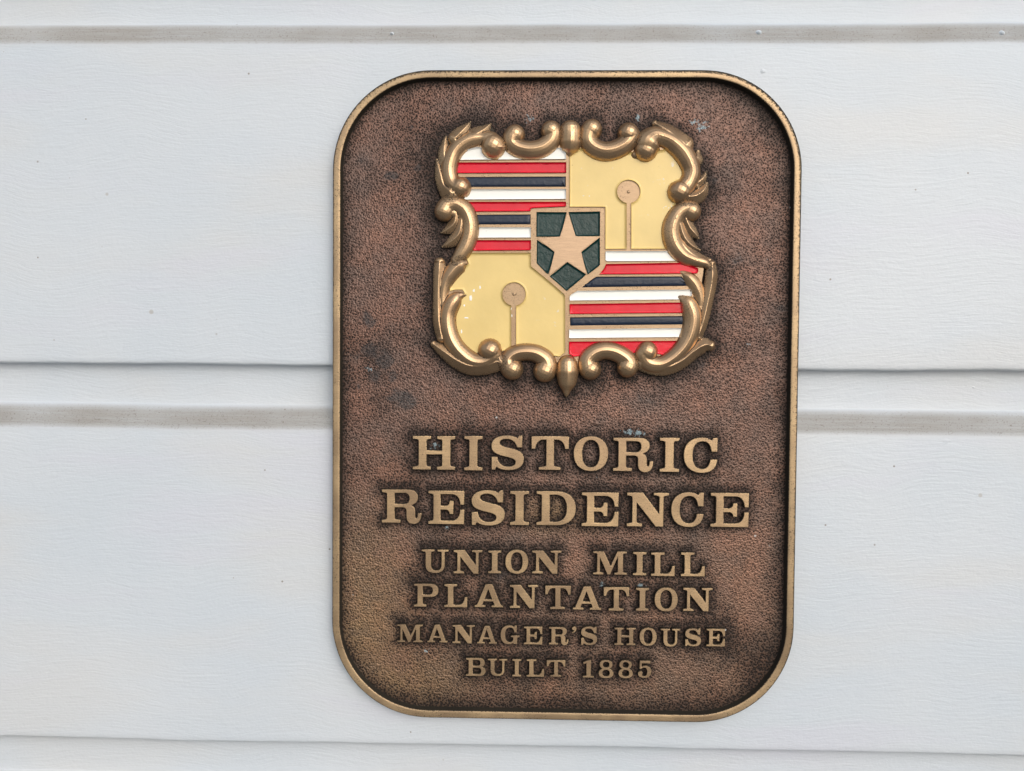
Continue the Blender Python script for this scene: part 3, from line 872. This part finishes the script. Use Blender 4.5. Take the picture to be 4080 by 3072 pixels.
# top left corner
piece('corner_scroll', Q1, [
    ([(735, 390, 128), (700, 330, 92), (620, 305, 62), (520, 312, 68), (410, 355, 72), (310, 450, 74), (258, 580, 74), (250, 690, 72), (285, 800, 82), (370, 850, 112)], 0, .95, .22),
    ([(755, 430, 122), (760, 500, 40)], -.1, .9),
    ([(330, 300, 75), (400, 225, 63), (478, 118, 9)], 0.6, .75, .85),
    ([(520, 275, 70), (620, 225, 61), (700, 142, 12)], 0.5, .75, .85),
    ([(760, 300, 40), (730, 240, 26), (710, 170, 10)], 2.0, .7),
    ([(205, 620, 58), (192, 450, 56), (205, 285, 14)], 0.6, .75, .85),
    ([(260, 900, 102), (190, 830, 63), (150, 700, 53), (105, 535, 10)], 0.5, .8, .85)])
# top left scroll
piece('scroll', Q1, [([(975, 262, 98), (950, 300, 96), (945, 360, 88), (1010, 410, 88), (1130, 436, 88), (1260, 418, 90), (1360, 350, 88), (1395, 270, 92), (1378, 220, 100)], 0, .95, .22)])
# centre drop at the top
piece('drop_bead', Q1, [([(1590, 225, 108), (1592, 300, 113), (1590, 370, 110), (1584, 430, 74), (1578, 490, 26), (1577, 512, 8)], -.3, 1.0, .25)])
# top right scroll
piece('scroll', Q2, [([(300, 205, 102), (270, 260, 94), (265, 340, 88), (330, 410, 90), (440, 448, 92), (560, 430, 92), (670, 370, 92), (730, 290, 92), (708, 250, 108)], 0, .95, .22)])
# top right corner
piece('corner_scroll', Q2, [
    ([(900, 430, 118), (930, 350, 138), (1000, 290, 110), (1090, 300, 88), (1200, 355, 96), (1310, 460, 100), (1385, 590, 92), (1405, 700, 84), (1360, 810, 84), (1275, 895, 122)], 0, .95, .22),
    ([(870, 460, 90), (790, 478, 44)], .2, .8),
    ([(1310, 370, 95), (1180, 260, 80), (1090, 195, 63), (1010, 138, 31)], 0.6, .75, .85),
    ([(1430, 560, 73), (1470, 520, 61), (1480, 450, 24)], 0.8, .7, .85),
    ([(1470, 800, 56), (1540, 740, 36), (1580, 660, 8)], 0.7, .7, .85),
    ([(1330, 960, 85), (1440, 950, 73), (1530, 890, 56), (1578, 805, 17)], 0.4, .8, .85)])
# right side scroll
piece('side_scroll', Q2, [
    ([(1400, 1112, 98), (1340, 1090, 84), (1255, 1145, 82), (1195, 1260, 92), (1185, 1380, 90), (1225, 1500, 88), (1310, 1600, 74), (1430, 1655, 58), (1560, 1690, 48), (1610, 1740, 30)], 0, .95, .22),
    ([(1330, 1180, 61), (1380, 1290, 53), (1440, 1360, 41), (1488, 1408, 9)], 0.4, .8, .85),
    ([(1270, 1250, 70), (1320, 1400, 63), (1400, 1490, 48), (1500, 1538, 10)], 0.4, .8, .85),
    ([(1250, 1400, 61), (1340, 1530, 61), (1450, 1610, 48), (1610, 1650, 17)], 0.3, .8, .85)])
# left side scroll
piece('side_scroll', Q1, [
    ([(195, 1110, 100), (235, 1050, 92), (330, 1040, 84), (425, 1110, 84), (475, 1230, 80), (478, 1360, 78), (440, 1490, 72), (380, 1590, 64), (320, 1660, 50)], 0, .95, .22),
    ([(330, 1120, 58), (310, 1240, 56), (240, 1310, 41), (158, 1346, 9)], 0.4, .8, .85),
    ([(390, 1200, 61), (360, 1360, 63), (270, 1450, 46), (172, 1503, 9)], 0.4, .8, .85),
    ([(300, 1130, 40), (275, 1090, 34)], -1.6, .8)])
# lower left corner
piece('corner_scroll', Q3, [
    ([(700, 1100, 122), (730, 1170, 96), (640, 1228, 82), (510, 1222, 88), (390, 1140, 90), (295, 1020, 82), (240, 870, 76), (232, 720, 74), (275, 590, 74), (350, 500, 52), (435, 482, 10)], 0, .95, .22),
    ([(190, 680, 44), (175, 520, 52), (210, 350, 62), (290, 220, 74), (390, 140, 64), (480, 132, 10)], .4, .85, .35),
    ([(165, 950, 48), (138, 800, 56), (128, 600, 50), (130, 400, 50), (138, 220, 54), (142, 130, 48)], 0.3, .85, .85),
    ([(780, 1225, 85), (640, 1270, 80), (480, 1270, 82), (330, 1205, 75), (190, 1110, 58), (75, 1030, 29)], 0.5, .85, .85)])
# bottom left scroll
piece('scroll', Q3, [([(945, 1305, 112), (915, 1270, 104), (905, 1200, 88), (975, 1138, 78), (1090, 1116, 74), (1210, 1132, 78), (1310, 1195, 88), (1335, 1270, 98), (1308, 1325, 116)], 0, .95, .22)])
# bottom drop
piece('drop_bead', Q3, [([(1558, 1260, 96), (1558, 1340, 112), (1556, 1430, 92), (1551, 1520, 54), (1547, 1590, 22), (1546, 1612, 7)], -.3, 1.0, .3)])
# bottom right scroll
piece('scroll', Q4, [([(285, 1310, 108), (258, 1270, 98), (262, 1195, 90), (340, 1125, 84), (455, 1098, 80), (580, 1125, 82), (680, 1190, 88), (715, 1250, 92), (698, 1285, 104)], 0, .95, .22)])
# lower right corner
piece('corner_scroll', Q4, [
    ([(915, 1115, 108), (880, 1165, 90), (935, 1240, 74), (1060, 1255, 76), (1185, 1195, 80), (1300, 1085, 84), (1375, 960, 88), (1412, 820, 90), (1412, 700, 92), (1372, 590, 74), (1310, 530, 44), (1255, 496, 8)], 0, .95, .22),
    ([(1500, 680, 36), (1505, 540, 52), (1465, 410, 64), (1395, 310, 62), (1320, 250, 40), (1255, 212, 8)], .4, .85, .35),
    ([(1480, 940, 43), (1535, 760, 51), (1580, 560, 53), (1618, 380, 53), (1632, 250, 53), (1630, 150, 39)], 0.3, .85, .85),
    ([(870, 1240, 73), (1000, 1290, 68), (1150, 1278, 73), (1300, 1205, 73), (1420, 1110, 70), (1540, 1040, 68), (1610, 1045, 48)], 0.5, .85, .85)])

# tarnish of the casting: low flanks, joints between the scrolls, and the hollows of the carving
SA = np.array(strokes_all)
for ob, i0, i1 in frame_parts:
    me2 = ob.data
    nv, ne = len(me2.vertices), len(me2.edges)
    co = np.empty(nv * 3, 'f'); me2.vertices.foreach_get('co', co); co = co.reshape(-1, 3)
    no = np.empty(nv * 3, 'f'); me2.vertices.foreach_get('normal', no); no = no.reshape(-1, 3)
    ed = np.empty(ne * 2, 'i'); me2.edges.foreach_get('vertices', ed); ed = ed.reshape(-1, 2)
    deg = np.bincount(ed.ravel(), minlength=nv).astype('f')
    def nb_mean(a):
        out = np.zeros_like(a)
        for c in range(a.shape[1]):
            out[:, c] = np.bincount(ed[:, 0], a[ed[:, 1], c], nv) + np.bincount(ed[:, 1], a[ed[:, 0], c], nv)
        return out / np.maximum(deg, 1)[:, None]
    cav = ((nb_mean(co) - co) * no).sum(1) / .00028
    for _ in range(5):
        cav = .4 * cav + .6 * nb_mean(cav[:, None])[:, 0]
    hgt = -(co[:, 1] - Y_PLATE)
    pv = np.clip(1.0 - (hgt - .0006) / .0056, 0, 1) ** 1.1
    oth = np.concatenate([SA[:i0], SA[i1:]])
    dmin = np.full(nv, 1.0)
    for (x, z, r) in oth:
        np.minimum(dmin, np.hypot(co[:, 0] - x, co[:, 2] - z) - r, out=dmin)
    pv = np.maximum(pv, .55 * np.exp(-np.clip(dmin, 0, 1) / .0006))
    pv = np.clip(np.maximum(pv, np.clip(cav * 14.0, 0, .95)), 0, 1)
    me2.attributes.new('patina', 'FLOAT', 'POINT').data.foreach_set('value', pv.astype('f'))

# ------------------------------------------------------------------ plate with its uneven finish
STEP = .00105
nx, nz = int(W / STEP), int(H / STEP)
gx = (np.arange(nx + 1) / nx - .5) * W
gz = (np.arange(nz + 1) / nz - .5) * H
GX, GZ = np.meshgrid(gx, gz)
sd_ = rr_sdf(GX, GZ)
kd = KDTree(len(raised_pts))
for i, (x, z) in enumerate(raised_pts):
    kd.insert((x - CX, z - CZ, 0), i)
kd.balance()
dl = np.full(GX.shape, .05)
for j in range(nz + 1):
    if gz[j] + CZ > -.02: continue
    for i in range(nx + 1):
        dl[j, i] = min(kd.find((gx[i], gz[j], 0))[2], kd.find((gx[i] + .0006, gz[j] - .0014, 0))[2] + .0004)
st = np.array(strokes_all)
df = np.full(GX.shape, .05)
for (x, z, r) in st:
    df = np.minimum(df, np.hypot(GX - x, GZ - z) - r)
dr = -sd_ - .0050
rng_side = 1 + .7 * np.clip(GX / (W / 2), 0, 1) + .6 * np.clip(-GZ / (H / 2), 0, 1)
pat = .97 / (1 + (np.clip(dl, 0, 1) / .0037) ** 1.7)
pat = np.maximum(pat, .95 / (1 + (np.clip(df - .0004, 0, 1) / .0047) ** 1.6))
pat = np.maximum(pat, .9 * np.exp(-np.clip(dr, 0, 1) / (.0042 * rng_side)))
def spots(lst, fall=1.0):
    out = np.zeros(GX.shape)
    for (px, py, rx, ry) in lst:
        v = P(px, py, Y_PLATE)
        d = np.hypot((GX - (v.x - CX)) / (rx * .16 * MM), (GZ - (v.z - CZ)) / (ry * .16 * MM))
        out = np.maximum(out, np.clip(1.0 - d * .62 * fall, 0, 1))
    return out
pat = np.clip(pat + .34 * spots([(1500, 1420, 120, 260), (1700, 620, 190, 200), (3020, 480, 120, 170), (2980, 2650, 160, 170), (2250, 2790, 500, 50)], .7), 0, 1.1)
stain = spots([(1472, 1275, 30, 55), (1528, 1445, 30, 22), (1575, 1560, 55, 45), (1620, 1600, 40, 35), (1490, 1500, 26, 34), (1452, 1400, 40, 40), (1560, 1510, 30, 40), (1430, 1545, 16, 16), (1640, 505, 14, 14), (1660, 670, 22, 18), (1560, 700, 30, 24)])
verd = spots([(2800, 505, 26, 22), (2765, 485, 22, 14), (1468, 1472, 16, 14), (1785, 2100, 16, 10), (2540, 466, 16, 14), (2545, 1725, 30, 18), (2500, 1722, 26, 14), (1735, 1775, 22, 16), (2985, 1372, 10, 10), (1695, 2595, 16, 8), (2555, 2332, 24, 9), (2110, 470, 22, 20), (2400, 2330, 14, 16)])
goldv = np.clip(spots([(1430, 2500, 190, 330), (1600, 2720, 260, 130), (2230, 2050, 150, 60)], .8), 0, 1)
goldv = np.maximum(goldv, .35 * np.clip(-GZ / (H / 2), 0, 1))
ins = sd_ < -.0030
idx = np.full(GX.shape, -1)
vmask = ins
idx[vmask] = np.arange(vmask.sum())
und = np.zeros(GX.shape)
verts = np.stack([GX[vmask], np.full(vmask.sum(), Y_PLATE), GZ[vmask]], 1)
a, b, c, d = idx[:-1, :-1], idx[:-1, 1:], idx[1:, 1:], idx[1:, :-1]
ok = (a >= 0) & (b >= 0) & (c >= 0) & (d >= 0)
quads = np.stack([a[ok], b[ok], c[ok], d[ok]], 1)
me = bpy.data.meshes.new('plate')
me.from_pydata(verts.tolist(), [], quads.tolist())
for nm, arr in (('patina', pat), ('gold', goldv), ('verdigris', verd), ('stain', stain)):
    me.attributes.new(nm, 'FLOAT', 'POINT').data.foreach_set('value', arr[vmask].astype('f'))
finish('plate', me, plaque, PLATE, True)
# solid body behind the plate, closes the casting against the wall
lp0, lp1 = rr_loop(.002, -.0040), rr_loop(.002, .0003)
n = len(lp0)
me = bpy.data.meshes.new('back')
me.from_pydata(lp0 + lp1, [], [tuple(range(n)), tuple(range(2 * n - 1, n - 1, -1))] + [(i, i + n, (i + 1) % n + n, (i + 1) % n) for i in range(n)])
finish('back', me, plaque, RIM)
